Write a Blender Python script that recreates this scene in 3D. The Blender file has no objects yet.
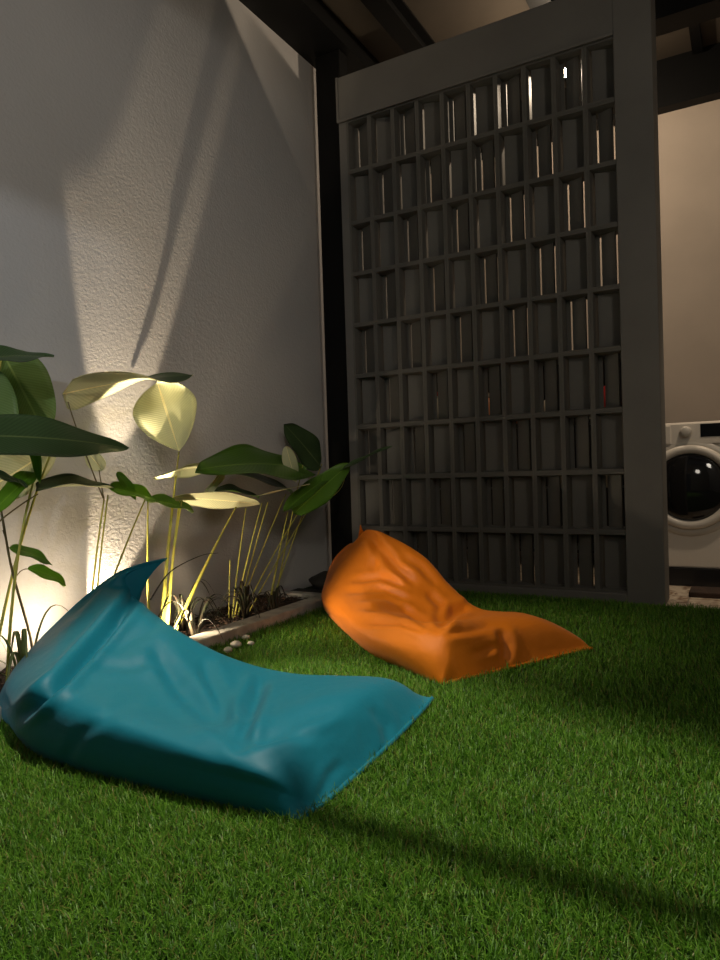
import bpy, bmesh, math, random
import numpy as np
from mathutils import Vector, Matrix

random.seed(7); RNG = np.random.default_rng(11)
SC = bpy.context.scene
COL = SC.collection
PI = math.pi

# ------------------------------------------------------------------ camera
F_PX = 688.8
CAM = np.array([2.077, -3.648, 0.723])
def basis(yaw, pitch, roll):
    cy, sy = math.cos(yaw), math.sin(yaw)
    f0 = np.array([-sy, cy, 0.]); r0 = np.array([cy, sy, 0.]); u0 = np.array([0., 0., 1.])
    fw = math.cos(pitch) * f0 + math.sin(pitch) * u0
    u1 = -math.sin(pitch) * f0 + math.cos(pitch) * u0
    return (math.cos(roll) * r0 + math.sin(roll) * u1, -math.sin(roll) * r0 + math.cos(roll) * u1, fw)
CR, CU, CF = basis(0.513616, -0.017486, -0.032227)
def ray(px, py): return CF + (px - 360) / F_PX * CR - (py - 480) / F_PX * CU
def on(px, py, axis, val):
    """point of the place that the pixel shows, on the plane axis = val"""
    d = ray(px, py); t = (val - CAM[axis]) / d[axis]
    return CAM + t * d
def topx(P):
    d = np.asarray(P) - CAM; z = d @ CF
    return 360 + F_PX * (d @ CR) / z, 480 - F_PX * (d @ CU) / z
cam_d = bpy.data.cameras.new('camera')
cam_d.sensor_fit = 'HORIZONTAL'; cam_d.sensor_width = 36; cam_d.lens = F_PX / 720 * 36
cam_d.clip_start = .02; cam_d.clip_end = 100
cam = bpy.data.objects.new('camera', cam_d); COL.objects.link(cam)
M4 = Matrix.Identity(4)
for i in range(3):
    M4[i][0], M4[i][1], M4[i][2], M4[i][3] = CR[i], CU[i], -CF[i], CAM[i]
cam.matrix_world = M4
SC.camera = cam

# ------------------------------------------------------------------ materials
def new_mat(name):
    m = bpy.data.materials.new(name); m.use_nodes = True
    nt = m.node_tree
    return m, nt, nt.nodes['Principled BSDF'], nt.nodes['Material Output']
def mat(name, c, rough=.6, metal=0, var=0, vscale=6, bump=0, bscale=60, bdist=.004, spec=.5, c2=None, detail=4, coat=0):
    m, nt, b, out = new_mat(name); N, L = nt.nodes.new, nt.links.new
    b.inputs['Roughness'].default_value = rough; b.inputs['Metallic'].default_value = metal
    b.inputs['Specular IOR Level'].default_value = spec
    b.inputs['Coat Weight'].default_value = coat
    b.inputs['Base Color'].default_value = (*c, 1)
    tc = N('ShaderNodeTexCoord')
    if var or c2:
        n = N('ShaderNodeTexNoise'); n.inputs['Scale'].default_value = vscale; n.inputs['Detail'].default_value = detail
        L(tc.outputs['Object'], n.inputs['Vector'])
        r = N('ShaderNodeValToRGB')
        d = c2 if c2 else tuple(x * (1 - var) for x in c)
        r.color_ramp.elements[0].color = (*d, 1); r.color_ramp.elements[0].position = .35
        r.color_ramp.elements[1].color = (*c, 1); r.color_ramp.elements[1].position = .65
        L(n.outputs['Fac'], r.inputs['Fac']); L(r.outputs['Color'], b.inputs['Base Color'])
    if bump:
        n2 = N('ShaderNodeTexNoise'); n2.inputs['Scale'].default_value = bscale; n2.inputs['Detail'].default_value = 3
        L(tc.outputs['Object'], n2.inputs['Vector'])
        bp = N('ShaderNodeBump'); bp.inputs['Strength'].default_value = bump; bp.inputs['Distance'].default_value = bdist
        L(n2.outputs['Fac'], bp.inputs['Height']); L(bp.outputs['Normal'], b.inputs['Normal'])
    return m
def emit(name, c, s):
    m, nt, b, out = new_mat(name)
    b.inputs['Base Color'].default_value = (0.8, .8, .8, 1)
    b.inputs['Emission Color'].default_value = (*c, 1); b.inputs['Emission Strength'].default_value = s
    return m

def stucco():
    m, nt, b, out = new_mat('grey_stucco'); N, L = nt.nodes.new, nt.links.new
    tc = N('ShaderNodeTexCoord')
    n = N('ShaderNodeTexNoise'); n.inputs['Scale'].default_value = 1.6; n.inputs['Detail'].default_value = 6
    r = N('ShaderNodeValToRGB')
    r.color_ramp.elements[0].color = (.40, .385, .375, 1); r.color_ramp.elements[1].color = (.50, .485, .47, 1)
    L(tc.outputs['Object'], n.inputs['Vector']); L(n.outputs['Fac'], r.inputs['Fac']); L(r.outputs['Color'], b.inputs['Base Color'])
    b.inputs['Roughness'].default_value = .75; b.inputs['Specular IOR Level'].default_value = .25
    mp = N('ShaderNodeMapping'); mp.inputs['Scale'].default_value = (1, .8, 1)
    L(tc.outputs['Object'], mp.inputs['Vector'])
    a = N('ShaderNodeTexNoise'); a.inputs['Scale'].default_value = 85; a.inputs['Detail'].default_value = 2.5; a.inputs['Roughness'].default_value = .55
    L(mp.outputs['Vector'], a.inputs['Vector'])
    s = N('ShaderNodeTexNoise'); s.inputs['Scale'].default_value = 9; s.inputs['Detail'].default_value = 2
    L(tc.outputs['Object'], s.inputs['Vector'])
    ad = N('ShaderNodeMath'); ad.operation = 'MULTIPLY_ADD'; ad.inputs[1].default_value = .5
    L(s.outputs['Fac'], ad.inputs[0]); L(a.outputs['Fac'], ad.inputs[2])
    bp = N('ShaderNodeBump'); bp.inputs['Strength'].default_value = .8; bp.inputs['Distance'].default_value = .0026
    L(ad.outputs[0], bp.inputs['Height']); L(bp.outputs['Normal'], b.inputs['Normal'])
    return m

def fabric(name, c):
    m, nt, b, out = new_mat(name); N, L = nt.nodes.new, nt.links.new
    b.inputs['Base Color'].default_value = (*c, 1); b.inputs['Roughness'].default_value = .55
    b.inputs['Specular IOR Level'].default_value = .35
    b.inputs['Sheen Weight'].default_value = .08; b.inputs['Sheen Roughness'].default_value = .4
    tc = N('ShaderNodeTexCoord')
    w = N('ShaderNodeTexNoise'); w.inputs['Scale'].default_value = 420; w.inputs['Detail'].default_value = 1
    w2 = N('ShaderNodeTexNoise'); w2.inputs['Scale'].default_value = 16; w2.inputs['Detail'].default_value = 3
    L(tc.outputs['Object'], w.inputs['Vector']); L(tc.outputs['Object'], w2.inputs['Vector'])
    b1 = N('ShaderNodeBump'); b1.inputs['Strength'].default_value = .25; b1.inputs['Distance'].default_value = .0006
    b2 = N('ShaderNodeBump'); b2.inputs['Strength'].default_value = .35; b2.inputs['Distance'].default_value = .008
    L(w.outputs['Fac'], b1.inputs['Height']); L(w2.outputs['Fac'], b2.inputs['Height'])
    L(b2.outputs['Normal'], b1.inputs['Normal']); L(b1.outputs['Normal'], b.inputs['Normal'])
    return m

def leaf_mat(name, c, c2, trans, rough=.4, stripes=True, tcol=None):
    """lateral veins run as fine stripes from the midrib (UV: x along the leaf, y across)"""
    m, nt, b, out = new_mat(name); N, L = nt.nodes.new, nt.links.new
    uv = N('ShaderNodeUVMap')
    sx = N('ShaderNodeSeparateXYZ'); L(uv.outputs['UV'], sx.inputs[0])
    ab = N('ShaderNodeMath'); ab.operation = 'SUBTRACT'; ab.inputs[1].default_value = .5; L(sx.outputs['Y'], ab.inputs[0])
    ab2 = N('ShaderNodeMath'); ab2.operation = 'ABSOLUTE'; L(ab.outputs[0], ab2.inputs[0])
    sk = N('ShaderNodeMath'); sk.operation = 'MULTIPLY_ADD'; sk.inputs[1].default_value = -.45; L(ab2.outputs[0], sk.inputs[0]); L(sx.outputs['X'], sk.inputs[2])
    fr = N('ShaderNodeMath'); fr.operation = 'MULTIPLY'; fr.inputs[1].default_value = 190; L(sk.outputs[0], fr.inputs[0])
    sn = N('ShaderNodeMath'); sn.operation = 'SINE'; L(fr.outputs[0], sn.inputs[0])
    hf = N('ShaderNodeMath'); hf.operation = 'MULTIPLY_ADD'; hf.inputs[1].default_value = .5; hf.inputs[2].default_value = .5; L(sn.outputs[0], hf.inputs[0])
    mid = N('ShaderNodeMath'); mid.operation = 'LESS_THAN'; mid.inputs[1].default_value = .018; L(ab2.outputs[0], mid.inputs[0])
    mx = N('ShaderNodeMix'); mx.data_type = 'RGBA'; mx.inputs['A'].default_value = (*c, 1); mx.inputs['B'].default_value = (*c2, 1)
    L(hf.outputs[0], mx.inputs['Factor'])
    mx2 = N('ShaderNodeMix'); mx2.data_type = 'RGBA'; mx2.inputs['B'].default_value = (c[0] * 1.5 + .05, c[1] * 1.35 + .05, c[2] * 1.2 + .02, 1)
    L(mid.outputs[0], mx2.inputs['Factor']); L(mx.outputs['Result'], mx2.inputs['A'])
    L(mx2.outputs['Result'], b.inputs['Base Color'])
    b.inputs['Roughness'].default_value = rough; b.inputs['Specular IOR Level'].default_value = .4
    bp = N('ShaderNodeBump'); bp.inputs['Strength'].default_value = .3; bp.inputs['Distance'].default_value = .0012
    L(hf.outputs[0], bp.inputs['Height']); L(bp.outputs['Normal'], b.inputs['Normal'])
    t = N('ShaderNodeBsdfTranslucent'); t.inputs['Color'].default_value = (*(tcol or (.35, .55, .06)), 1)
    ms = N('ShaderNodeMixShader'); ms.inputs[0].default_value = trans
    L(b.outputs[0], ms.inputs[1]); L(t.outputs[0], ms.inputs[2]); L(ms.outputs[0], out.inputs['Surface'])
    return m

def grass_mat():
    m, nt, b, out = new_mat('turf_blades'); N, L = nt.nodes.new, nt.links.new
    at = N('ShaderNodeAttribute'); at.attribute_name = 'tint'
    L(at.outputs['Color'], b.inputs['Base Color'])
    b.inputs['Roughness'].default_value = .42; b.inputs['Specular IOR Level'].default_value = .22
    t = N('ShaderNodeBsdfTranslucent'); L(at.outputs['Color'], t.inputs['Color'])
    ms = N('ShaderNodeMixShader'); ms.inputs[0].default_value = .25
    L(b.outputs[0], ms.inputs[1]); L(t.outputs[0], ms.inputs[2]); L(ms.outputs[0], out.inputs['Surface'])
    return m

def tile_mat():
    m, nt, b, out = new_mat('patterned_tile'); N, L = nt.nodes.new, nt.links.new
    tc = N('ShaderNodeTexCoord')
    n = N('ShaderNodeTexNoise'); n.inputs['Scale'].default_value = 9; n.inputs['Detail'].default_value = 5; n.inputs['Distortion'].default_value = 2.5
    r = N('ShaderNodeValToRGB'); e = r.color_ramp.elements
    e[0].position = .36; e[0].color = (.20, .11, .06, 1); e[1].position = .56; e[1].color = (.62, .52, .40, 1)
    L(tc.outputs['Object'], n.inputs['Vector']); L(n.outputs['Fac'], r.inputs['Fac'])
    br = N('ShaderNodeTexBrick'); br.offset = 0; br.inputs['Scale'].default_value = 1; br.inputs['Brick Width'].default_value = .3; br.inputs['Row Height'].default_value = .3
    br.inputs['Mortar Size'].default_value = .004; br.inputs['Mortar'].default_value = (.25, .2, .15, 1)
    L(tc.outputs['Object'], br.inputs['Vector']); L(r.outputs['Color'], br.inputs['Color1']); L(r.outputs['Color'], br.inputs['Color2'])
    L(br.outputs['Color'], b.inputs['Base Color']); b.inputs['Roughness'].default_value = .35
    return m

M = dict(
    stucco=stucco(),
    beige=mat('beige_plaster', (.62, .52, .43), .8, var=.08, vscale=3, bump=.2, bscale=40, bdist=.002),
    dgrey=mat('dark_grey_plaster', (.16, .153, .14), .7, var=.14, vscale=3.2, bump=.25, bscale=70, bdist=.002),
    block=mat('painted_cement', (.125, .119, .105), .62, var=.18, vscale=5, bump=.3, bscale=90, bdist=.0015),
    black=mat('black_steel', (.003, .003, .003), .6, var=.3, bump=.1, spec=.2),
    panel=mat('brown_board', (.07, .055, .04), .7, var=.3, vscale=2.5, bump=.2, bscale=20),
    kerb=mat('cement_kerb', (.50, .47, .41), .85, var=.35, vscale=14, bump=.5, bscale=80, bdist=.003),
    soil=mat('dark_mulch', (.045, .028, .018), .95, var=.6, vscale=40, bump=1, bscale=60, bdist=.02),
    chip=mat('bark_chip', (.10, .055, .035), .9, var=.6, vscale=25),
    turf=mat('turf_backing', (.018, .045, .006), .95, var=.5, vscale=50, bump=.8, bscale=200, bdist=.01),
    grass=grass_mat(),
    teal=fabric('teal_canvas', (.002, .165, .235)),
    orange=fabric('orange_canvas', (.72, .19, .004)),
    white=mat('white_enamel', (.72, .66, .58), .32, var=.03),
    chrome=mat('pale_grey_plastic', (.56, .52, .46), .3),
    dark=mat('black_plastic', (.01, .01, .012), .3, bump=.05),
    sack=mat('dark_sack', (.018, .016, .014), .9, var=.3, bump=.4, bscale=30),
    screen=mat('black_glass', (.006, .007, .009), .08),
    glass=mat('dark_door_glass', (.010, .010, .011), .06, coat=.4),
    tile=tile_mat(),
    mat=mat('brown_mat', (.06, .032, .02), .9, var=.5, vscale=20, bump=.6, bscale=150),
    stem=mat('yellow_petiole', (.52, .46, .07), .5, var=.25, vscale=30, c2=(.34, .36, .06)),
    stalk=mat('olive_stalk', (.13, .10, .035), .55, var=.3, vscale=30),
    strap=mat('strappy_leaf', (.022, .032, .012), .5, var=.5, vscale=30, c2=(.035, .02, .012)),
    palestrap=mat('pale_strappy_leaf', (.20, .24, .07), .5, var=.4, vscale=20),
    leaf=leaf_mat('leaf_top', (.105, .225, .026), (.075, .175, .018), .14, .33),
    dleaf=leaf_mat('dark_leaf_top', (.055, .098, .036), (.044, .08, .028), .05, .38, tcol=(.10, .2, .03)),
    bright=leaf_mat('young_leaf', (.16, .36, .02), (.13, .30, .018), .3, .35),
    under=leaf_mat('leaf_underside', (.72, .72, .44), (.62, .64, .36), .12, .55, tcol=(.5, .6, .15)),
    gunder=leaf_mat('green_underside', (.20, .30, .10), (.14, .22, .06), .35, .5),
    pebble=mat('white_pebble', (.62, .57, .5), .7, var=.3, vscale=30),
    amber=mat('amber_plastic', (.62, .22, .08), .35), red=mat('red_plastic', (.5, .03, .03), .35), cream=mat('cream_plastic', (.75, .68, .55), .35),
    bulb=emit('lamp_glow', (1, .80, .55), 60),
    spotface=emit('uplight_glow', (1, .82, .58), 14),
    inner=mat('house_plaster', (.55, .53, .5), .8),
)

# ------------------------------------------------------------------ object helpers
def link_mesh(name, bm, m, parent=None, smooth=False, loc=None):
    me = bpy.data.meshes.new(name); bm.normal_update(); bm.to_mesh(me); bm.free()
    for mm in (m if isinstance(m, (list, tuple)) else [m]): me.materials.append(mm)
    if smooth:
        for p in me.polygons: p.use_smooth = True
    o = bpy.data.objects.new(name, me); COL.objects.link(o)
    if parent: o.parent = parent
    if loc is not None: o.location = loc
    return o
def from_arrays(name, V, Fc, m, parent=None, smooth=True, uv=None, mi=None):
    me = bpy.data.meshes.new(name); me.from_pydata([tuple(v) for v in V], [], [tuple(f) for f in Fc])
    for mm in (m if isinstance(m, (list, tuple)) else [m]): me.materials.append(mm)
    if mi is not None: me.polygons.foreach_set('material_index', mi)
    if uv is not None:
        ul = me.uv_layers.new(name='UVMap')
        idx = np.empty(len(me.loops), np.int32); me.loops.foreach_get('vertex_index', idx)
        ul.data.foreach_set('uv', np.asarray(uv)[idx].astype(np.float32).ravel())
    me.polygons.foreach_set('use_smooth', [smooth] * len(me.polygons)); me.update()
    o = bpy.data.objects.new(name, me); COL.objects.link(o)
    if parent: o.parent = parent
    return o
def thing(name, label, cat, loc=(0, 0, 0), group=None):
    o = bpy.data.objects.new(name, None); COL.objects.link(o); o.location = loc; o.empty_display_size = .1
    return tag(o, label, cat, group)
def tag(o, label, cat, group=None):
    o['label'] = label; o['category'] = cat
    if group: o['group'] = group
    return o
def struct(o, label=None, cat=None):
    o['kind'] = 'structure'
    if label: o['label'] = label; o['category'] = cat
    return o
def box(bm, x0, x1, y0, y1, z0, z1, bev=0):
    r = bmesh.ops.create_cube(bm, size=1); vs = r['verts']
    for v in vs:
        v.co = Vector(((x0 + x1) / 2 + v.co.x * (x1 - x0), (y0 + y1) / 2 + v.co.y * (y1 - y0), (z0 + z1) / 2 + v.co.z * (z1 - z0)))
    if bev:
        es = list({e for v in vs for e in v.link_edges})
        bmesh.ops.bevel(bm, geom=es, offset=bev, segments=2, affect='EDGES', profile=.5)
def boxo(name, m, dims, parent=None, bev=0):
    bm = bmesh.new(); box(bm, *dims, bev); return link_mesh(name, bm, m, parent)
def lathe(bm, prof, axis='z', c=(0, 0, 0), n=32, cap=True):
    rings = []
    for r, h in prof:
        ring = []
        for k in range(n):
            a = 2 * PI * k / n; x, y = r * math.cos(a), r * math.sin(a)
            p = (x, y, h) if axis == 'z' else (x, -h, y)          # axis '-y': profile height grows towards the viewer's side
            ring.append(bm.verts.new((p[0] + c[0], p[1] + c[1], p[2] + c[2])))
        rings.append(ring)
    for a, b in zip(rings, rings[1:]):
        for k in range(n):
            f = (a[k], a[(k + 1) % n], b[(k + 1) % n], b[k]); bm.faces.new(f if axis == 'z' else f)
    if cap:
        bm.faces.new(rings[0][::-1]); bm.faces.new(rings[-1])
    bmesh.ops.recalc_face_normals(bm, faces=bm.faces)
def tube_arrays(pts, r0, r1, n=7, flat=1.0):
    pts = np.asarray(pts, float); K = len(pts)
    T = np.gradient(pts, axis=0); T /= np.linalg.norm(T, axis=1)[:, None] + 1e-12
    V = []; ref = np.array([.3, -.9, .2])
    for i in range(K):
        a = np.cross(T[i], ref); a /= np.linalg.norm(a) + 1e-9; b = np.cross(T[i], a)
        r = r0 + (r1 - r0) * i / (K - 1)
        for k in range(n):
            th = 2 * PI * k / n; V.append(pts[i] + r * (math.cos(th) * a + flat * math.sin(th) * b))
    Fc = [(i * n + k, i * n + (k + 1) % n, (i + 1) * n + (k + 1) % n, (i + 1) * n + k) for i in range(K - 1) for k in range(n)]
    Fc += [tuple(range(n))[::-1], tuple(range((K - 1) * n, K * n))]
    return V, Fc
def tube(name, pts, r0, r1, m, parent=None, n=7, flat=1.0):
    V, Fc = tube_arrays(pts, r0, r1, n, flat); return from_arrays(name, V, Fc, m, parent)
def bez(a, b, c, n=12):
    a, b, c = map(np.asarray, (a, b, c)); t = np.linspace(0, 1, n)[:, None]
    return (1 - t) ** 2 * a + 2 * t * (1 - t) * b + t ** 2 * c
def crv(pts, n=24):
    """Catmull-Rom through the points"""
    P = np.asarray(pts, float); P = np.vstack([2 * P[0] - P[1], P, 2 * P[-1] - P[-2]]); out = []
    K = len(P) - 3
    for s in np.linspace(0, K - 1e-6, n):
        i = int(s); t = s - i; p0, p1, p2, p3 = P[i:i + 4]
        out.append(.5 * (2 * p1 + (p2 - p0) * t + (2 * p0 - 5 * p1 + 4 * p2 - p3) * t * t + (3 * p1 - p0 - 3 * p2 + p3) * t ** 3))
    return np.array(out)

# ------------------------------------------------------------------ the setting
XW = -.30
struct(boxo('floor', M['turf'], (-.42, 3.6, -4.6, 0.0, -.06, 0)))
struct(boxo('floor', M['tile'], (-.42, 3.6, 0.0, 1.72, -.06, .0)))
struct(boxo('wall_left', M['stucco'], (XW - .14, XW, -4.6, 1.72, -.06, 3.36)))
struct(boxo('wall_back', M['beige'], (XW, 3.6, 1.6, 1.72, -.0, 3.4)))
struct(boxo('wall_right', M['inner'], (3.6, 3.72, -4.6, 1.72, -.06, 3.6)))
bm = bmesh.new()                       # the house front behind the camera, with its doorway
box(bm, -.44, .40, -4.74, -4.6, -.06, 3.4); box(bm, 1.59, 3.72, -4.74, -4.6, -.06, 3.4); box(bm, .40, 1.59, -4.74, -4.6, 1.92, 3.4)
struct(link_mesh('wall_front', bm, M['inner']))
struct(boxo('ceiling', M['panel'], (-.44, 3.72, -.75, 1.72, 3.42, 3.50)))

# roof steelwork: each beam a thing
def beam(dims, label, axis):
    x0, x1, y0, y1, z0, z1 = dims; bm = bmesh.new(); t = .012
    if axis == 'y':
        c = (x0 + x1) / 2
        box(bm, x0, x1, y0, y1, z0, z0 + t); box(bm, x0, x1, y0, y1, z1 - t, z1); box(bm, c - .008, c + .008, y0, y1, z0 + t, z1 - t)
    else:
        c = (y0 + y1) / 2
        box(bm, x0, x1, y0, y1, z0, z0 + t); box(bm, x0, x1, y0, y1, z1 - t, z1); box(bm, x0, x1, c - .008, c + .008, z0 + t, z1 - t)
    return tag(link_mesh('steel_beam', bm, M['black']), label, 'beam', 'roof beams')
beam((.27, .39, -.75, 1.6, 3.29, 3.42), 'black steel roof beam above the left half of the block screen', 'y')
beam((1.05, 1.17, -.75, 1.6, 3.29, 3.42), 'black steel roof beam end just above the middle of the screen header', 'y')
beam((1.81, 1.87, .42, 1.46, 3.37, 3.42), 'narrow black roof rafter between brown boards right of the screen', 'y')
beam((1.60, 3.6, .24, .40, 2.97, 3.20), 'black steel cross beam at the photo\'s top right corner', 'x')
bm = bmesh.new(); box(bm, XW, 3.6, 1.50, 1.6, 3.10, 3.42)
tag(link_mesh('steel_beam', bm, M['black']), 'deep black beam running along the top of the beige laundry wall', 'beam', 'roof beams')
bm = bmesh.new(); box(bm, XW - .14, XW, -4.6, 1.72, 3.36, 3.72); box(bm, XW, -.01, -.75, 1.6, 3.30, 3.42)
tag(link_mesh('roof_gutter', bm, M['black']), 'black gutter along the top of the grey stucco wall', 'gutter')

o = struct(boxo('ceiling', M['black'], (-1.55, 2.2, 0, .15, 2.95, 3.42))); o.location = (1.254, -2.0885, 0); o.rotation_euler.z = -.30  # unseen beam placed and turned to keep the ceiling spot off the far turf
bm = bmesh.new(); lathe(bm, [(.013, 1.235), (.013, 3.6)], n=12); bm.transform(Matrix.Rotation(PI / 2, 4, 'Y')); bm.transform(Matrix.Translation((0, -2.253, 2.3)))
struct(link_mesh('shadow_rod_1', bm, M['black'], None, True))  # unseen rod, sized and placed to cast the dark band across the turf

# black corner post
t = thing('steel_post', 'black steel post in the corner between stucco wall and block screen', 'post', (-.14, .10, 0))
bm = bmesh.new(); box(bm, -.095, .08, -.05, .05, 0, 3.30, .006); link_mesh('post_shaft', bm, M['black'], t)
bm = bmesh.new(); box(bm, -.11, .08, -.06, .075, 0, .012, .002); link_mesh('base_plate', bm, M['black'], t)

# ------------------------------------------------------------------ breeze-block screen
W_, H_, Z0 = .1548, .308, .0485
GX, GZ = 10 * W_, Z0 + 9 * H_
scr = thing('breeze_block_screen', 'tall dark grey screen wall of stacked ventilation blocks behind the orange beanbag', 'screen wall')
boxo('header', M['dgrey'], (-.055, GX - .012, -.004, .16, GZ, 3.09), scr, .004)
boxo('pier', M['dgrey'], (GX - .012, 1.712, -.004, .20, 0, 3.09), scr, .004)
boxo('side_jamb', M['dgrey'], (-.052, .0, .004, .16, 0, GZ), scr, .003)
boxo('sill', M['dgrey'], (0, GX - .012, -.006, .16, 0, Z0), scr, .004)
bm = bmesh.new(); box(bm, -.055, GX - .012, -.014, -.003, GZ - .004, GZ + .014, .003); box(bm, -.058, -.042, -.012, .0, GZ, 3.09, .003)
link_mesh('edge_trim', bm, M['dgrey'], scr)
def block_mesh(kind):
    bm = bmesh.new(); a, b, D, d1 = .0122, .0195, .112, .03
    w, h = W_, H_
    # splayed frame: front rim, splay, straight reveal, back rim
    def rect(o, y): return [bm.verts.new((x, y, z)) for x, z in ((o, o), (w - o, o), (w - o, h - o), (o, h - o))]
    R = [rect(0.0004, .0), rect(a, .0), rect(b, d1), rect(b, D), rect(0.0004, D)]
    for p, q in zip(R, R[1:] + R[:1]):
        for k in range(4):
            bm.faces.new((p[k], p[(k + 1) % 4], q[(k + 1) % 4], q[k]))
    bmesh.ops.recalc_face_normals(bm, faces=bm.faces)
    def plate(s0, y0, s1, y1, th=.011):
        d = Vector((w * (s1 - s0), y1 - y0)); n = Vector((-d.y, d.x)).normalized() * th
        P = [(w * s0, y0), (w * s1, y1), (w * s1 + n.x, y1 + n.y), (w * s0 + n.x, y0 + n.y)]
        lo = [bm.verts.new((x, y, b * .9)) for x, y in P]; hi = [bm.verts.new((x, y, h - b * .9)) for x, y in P]
        fs = [bm.faces.new(lo), bm.faces.new(hi[::-1])] + [bm.faces.new((lo[k], hi[k], hi[(k + 1) % 4], lo[(k + 1) % 4])) for k in range(4)]
        bmesh.ops.recalc_face_normals(bm, faces=fs)
    if kind == 'A':
        plate(.09, .072, .255, .072); plate(.325, .068, .785, .038)
    else:
        plate(.205, .036, .93, .075)
    me = bpy.data.meshes.new('breeze_block'); bm.normal_update(); bm.to_mesh(me); bm.free(); me.materials.append(M['block'])
    return me
BA, BB = block_mesh('A'), block_mesh('B')
for j in range(9):
    for i in range(10):
        o = bpy.data.objects.new('breeze_block', BA if (i + j) % 2 == 0 else BB)
        COL.objects.link(o); o.parent = scr; o.location = (i * W_, .006, GZ - (j + 1) * H_)

# ------------------------------------------------------------------ laundry corner behind the screen
wy, wx0, wx1 = .62, 1.49, 2.09
ws = thing('washing_machine', 'white front loading washing machine with round dark door beyond the screen', 'washing machine', (1.79, .9, 0))
def wbox(name, m, dims, bev=0, parent=ws):
    o = boxo(name, m, dims, None, bev); o.parent = parent; o.matrix_parent_inverse = Matrix.Translation((-1.79, -.9, 0)); return o
wbox('body', M['white'], (wx0, wx1, wy, 1.2, .10, .92), .012)
wbox('plinth', M['dark'], (wx0 + .005, wx1 - .005, wy - .012, 1.19, 0, .10), .003)
bm = bmesh.new(); box(bm, wx0 + .004, wx1 - .004, wy - .012, wy + .002, .795, .912, .004); cp = link_mesh('control_panel', bm, M['white'], ws); cp.matrix_parent_inverse = Matrix.Translation((-1.79, -.9, 0))
wbox('display', M['screen'], (1.85, 2.06, wy - .0145, wy - .008, .834, .906), .001)
bm = bmesh.new(); box(bm, wx0 + .01, 1.70, wy - .018, wy - .008, .80, .905, .004); o = link_mesh('detergent_drawer', bm, M['white'], ws); o.matrix_parent_inverse = Matrix.Translation((-1.79, -.9, 0))
def wl(name, prof, c, m, parent=ws, cap=True, n=40):
    bm = bmesh.new(); lathe(bm, prof, '-y', c, n, cap); o = link_mesh(name, bm, m, parent, True)
    o.matrix_parent_inverse = Matrix.Translation((-1.79, -.9, 0)); return o
wl('program_knob', [(.031, 0), (.031, .012), (.026, .03), (.022, .033), (.002, .033)], (1.777, wy - .008, .866), M['chrome'])
wl('fascia_ring', [(.272, 0), (.268, .010), (.240, .014), (.232, .010)], (1.79, wy, .552), M['chrome'], cap=False)
dr = wl('door', [(.236, 0), (.236, .022), (.226, .034), (.205, .036), (.190, .022), (.186, .010)], (1.79, wy, .556), M['white'], cap=False)
g = wl('door_glass', [(.192, 0.012), (.188, .020), (.165, .032), (.12, .045), (.07, .053), (.03, .056), (.002, .0565)], (1.79, wy, .556), M['glass'], parent=dr)
g.matrix_parent_inverse = Matrix.Identity(4)
bm = bmesh.new(); box(bm, 1.795, 1.985, .27, .46, .0, .028, .006)
tag(link_mesh('doormat', bm, M['mat']), 'dark brown mat on the patterned tiles in front of the washing machine', 'mat')

# black storage rack seen through the openings, with containers on it
rk = thing('storage_rack', 'black storage rack behind the block screen, seen through its slits', 'rack', (.35, 1.30, 0))
def rb(name, dims): o = boxo(name, M['dark'], dims, None, .002); o.parent = rk; o.matrix_parent_inverse = Matrix.Translation((-.35, -1.30, 0)); return o
for x in (-.72, 1.38):
    for y in (1.12, 1.50): rb('leg', (x, x + .03, y, y + .03, 0, 1.46))
for z in (.10, .52, .98, 1.44): rb('shelf', (-.72, 1.41, 1.12, 1.53, z, z + .02))
rb('back_panel', (-.72, 1.41, 1.531, 1.54, .05, 1.46))
def jar(x, z, h, r, m, label, cat='bottle'):
    t = thing('bottle', label, cat, (x, 1.22, z), 'containers on the black rack')
    bm = bmesh.new(); lathe(bm, [(r, 0), (r, h * .7), (r * .8, h * .78), (r * .4, h * .84), (r * .4, h * .9)], n=16); link_mesh('body', bm, M[m], t, True)
    bm = bmesh.new(); lathe(bm, [(r * .5, h * .88), (r * .5, h)], n=16); link_mesh('cap', bm, M['cream' if m != 'cream' else 'red'], t, True)
JL = 'container on the black rack, glimpsed through the block screen'
for k, (x, z, h, r, m) in enumerate([(-.55, 1.0, .26, .05, 'cream'), (-.30, 1.0, .22, .05, 'cream'), (.05, 1.0, .28, .05, 'cream'), (.42, 1.0, .24, .06, 'amber'), (.62, 1.0, .25, .05, 'amber'),
        (.88, 1.0, .20, .05, 'cream'), (1.14, 1.0, .22, .05, 'cream'), (1.28, 1.0, .28, .05, 'red'), (.90, .54, .2, .05, 'cream'), (1.22, .54, .22, .05, 'cream')]):
    jar(x, z, h, r, m, {'cream': 'pale', 'amber': 'amber', 'red': 'red'}[m] + ' ' + JL)

# lamps hanging behind the screen
def pendant(x, y, z, label):
    t = thing('pendant_lamp', label, 'lamp', (x, y, z), 'lamps behind the screen')
    tube('cord', [(0, 0, .07), (0, 0, 3.42 - z)], .003, .003, M['dark'], t, 6)
    bm = bmesh.new(); lathe(bm, [(.018, .03), (.02, .06), (.012, .075)], n=16); link_mesh('socket', bm, M['dark'], t, True)
    bm = bmesh.new(); bmesh.ops.create_uvsphere(bm, u_segments=20, v_segments=12, radius=.026); link_mesh('bulb', bm, M['bulb'], t, True)
    return t
p1 = on(565.5, 72, 1, .55); pendant(*p1, 'bright bulb glowing through the top right openings of the block screen')

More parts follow.
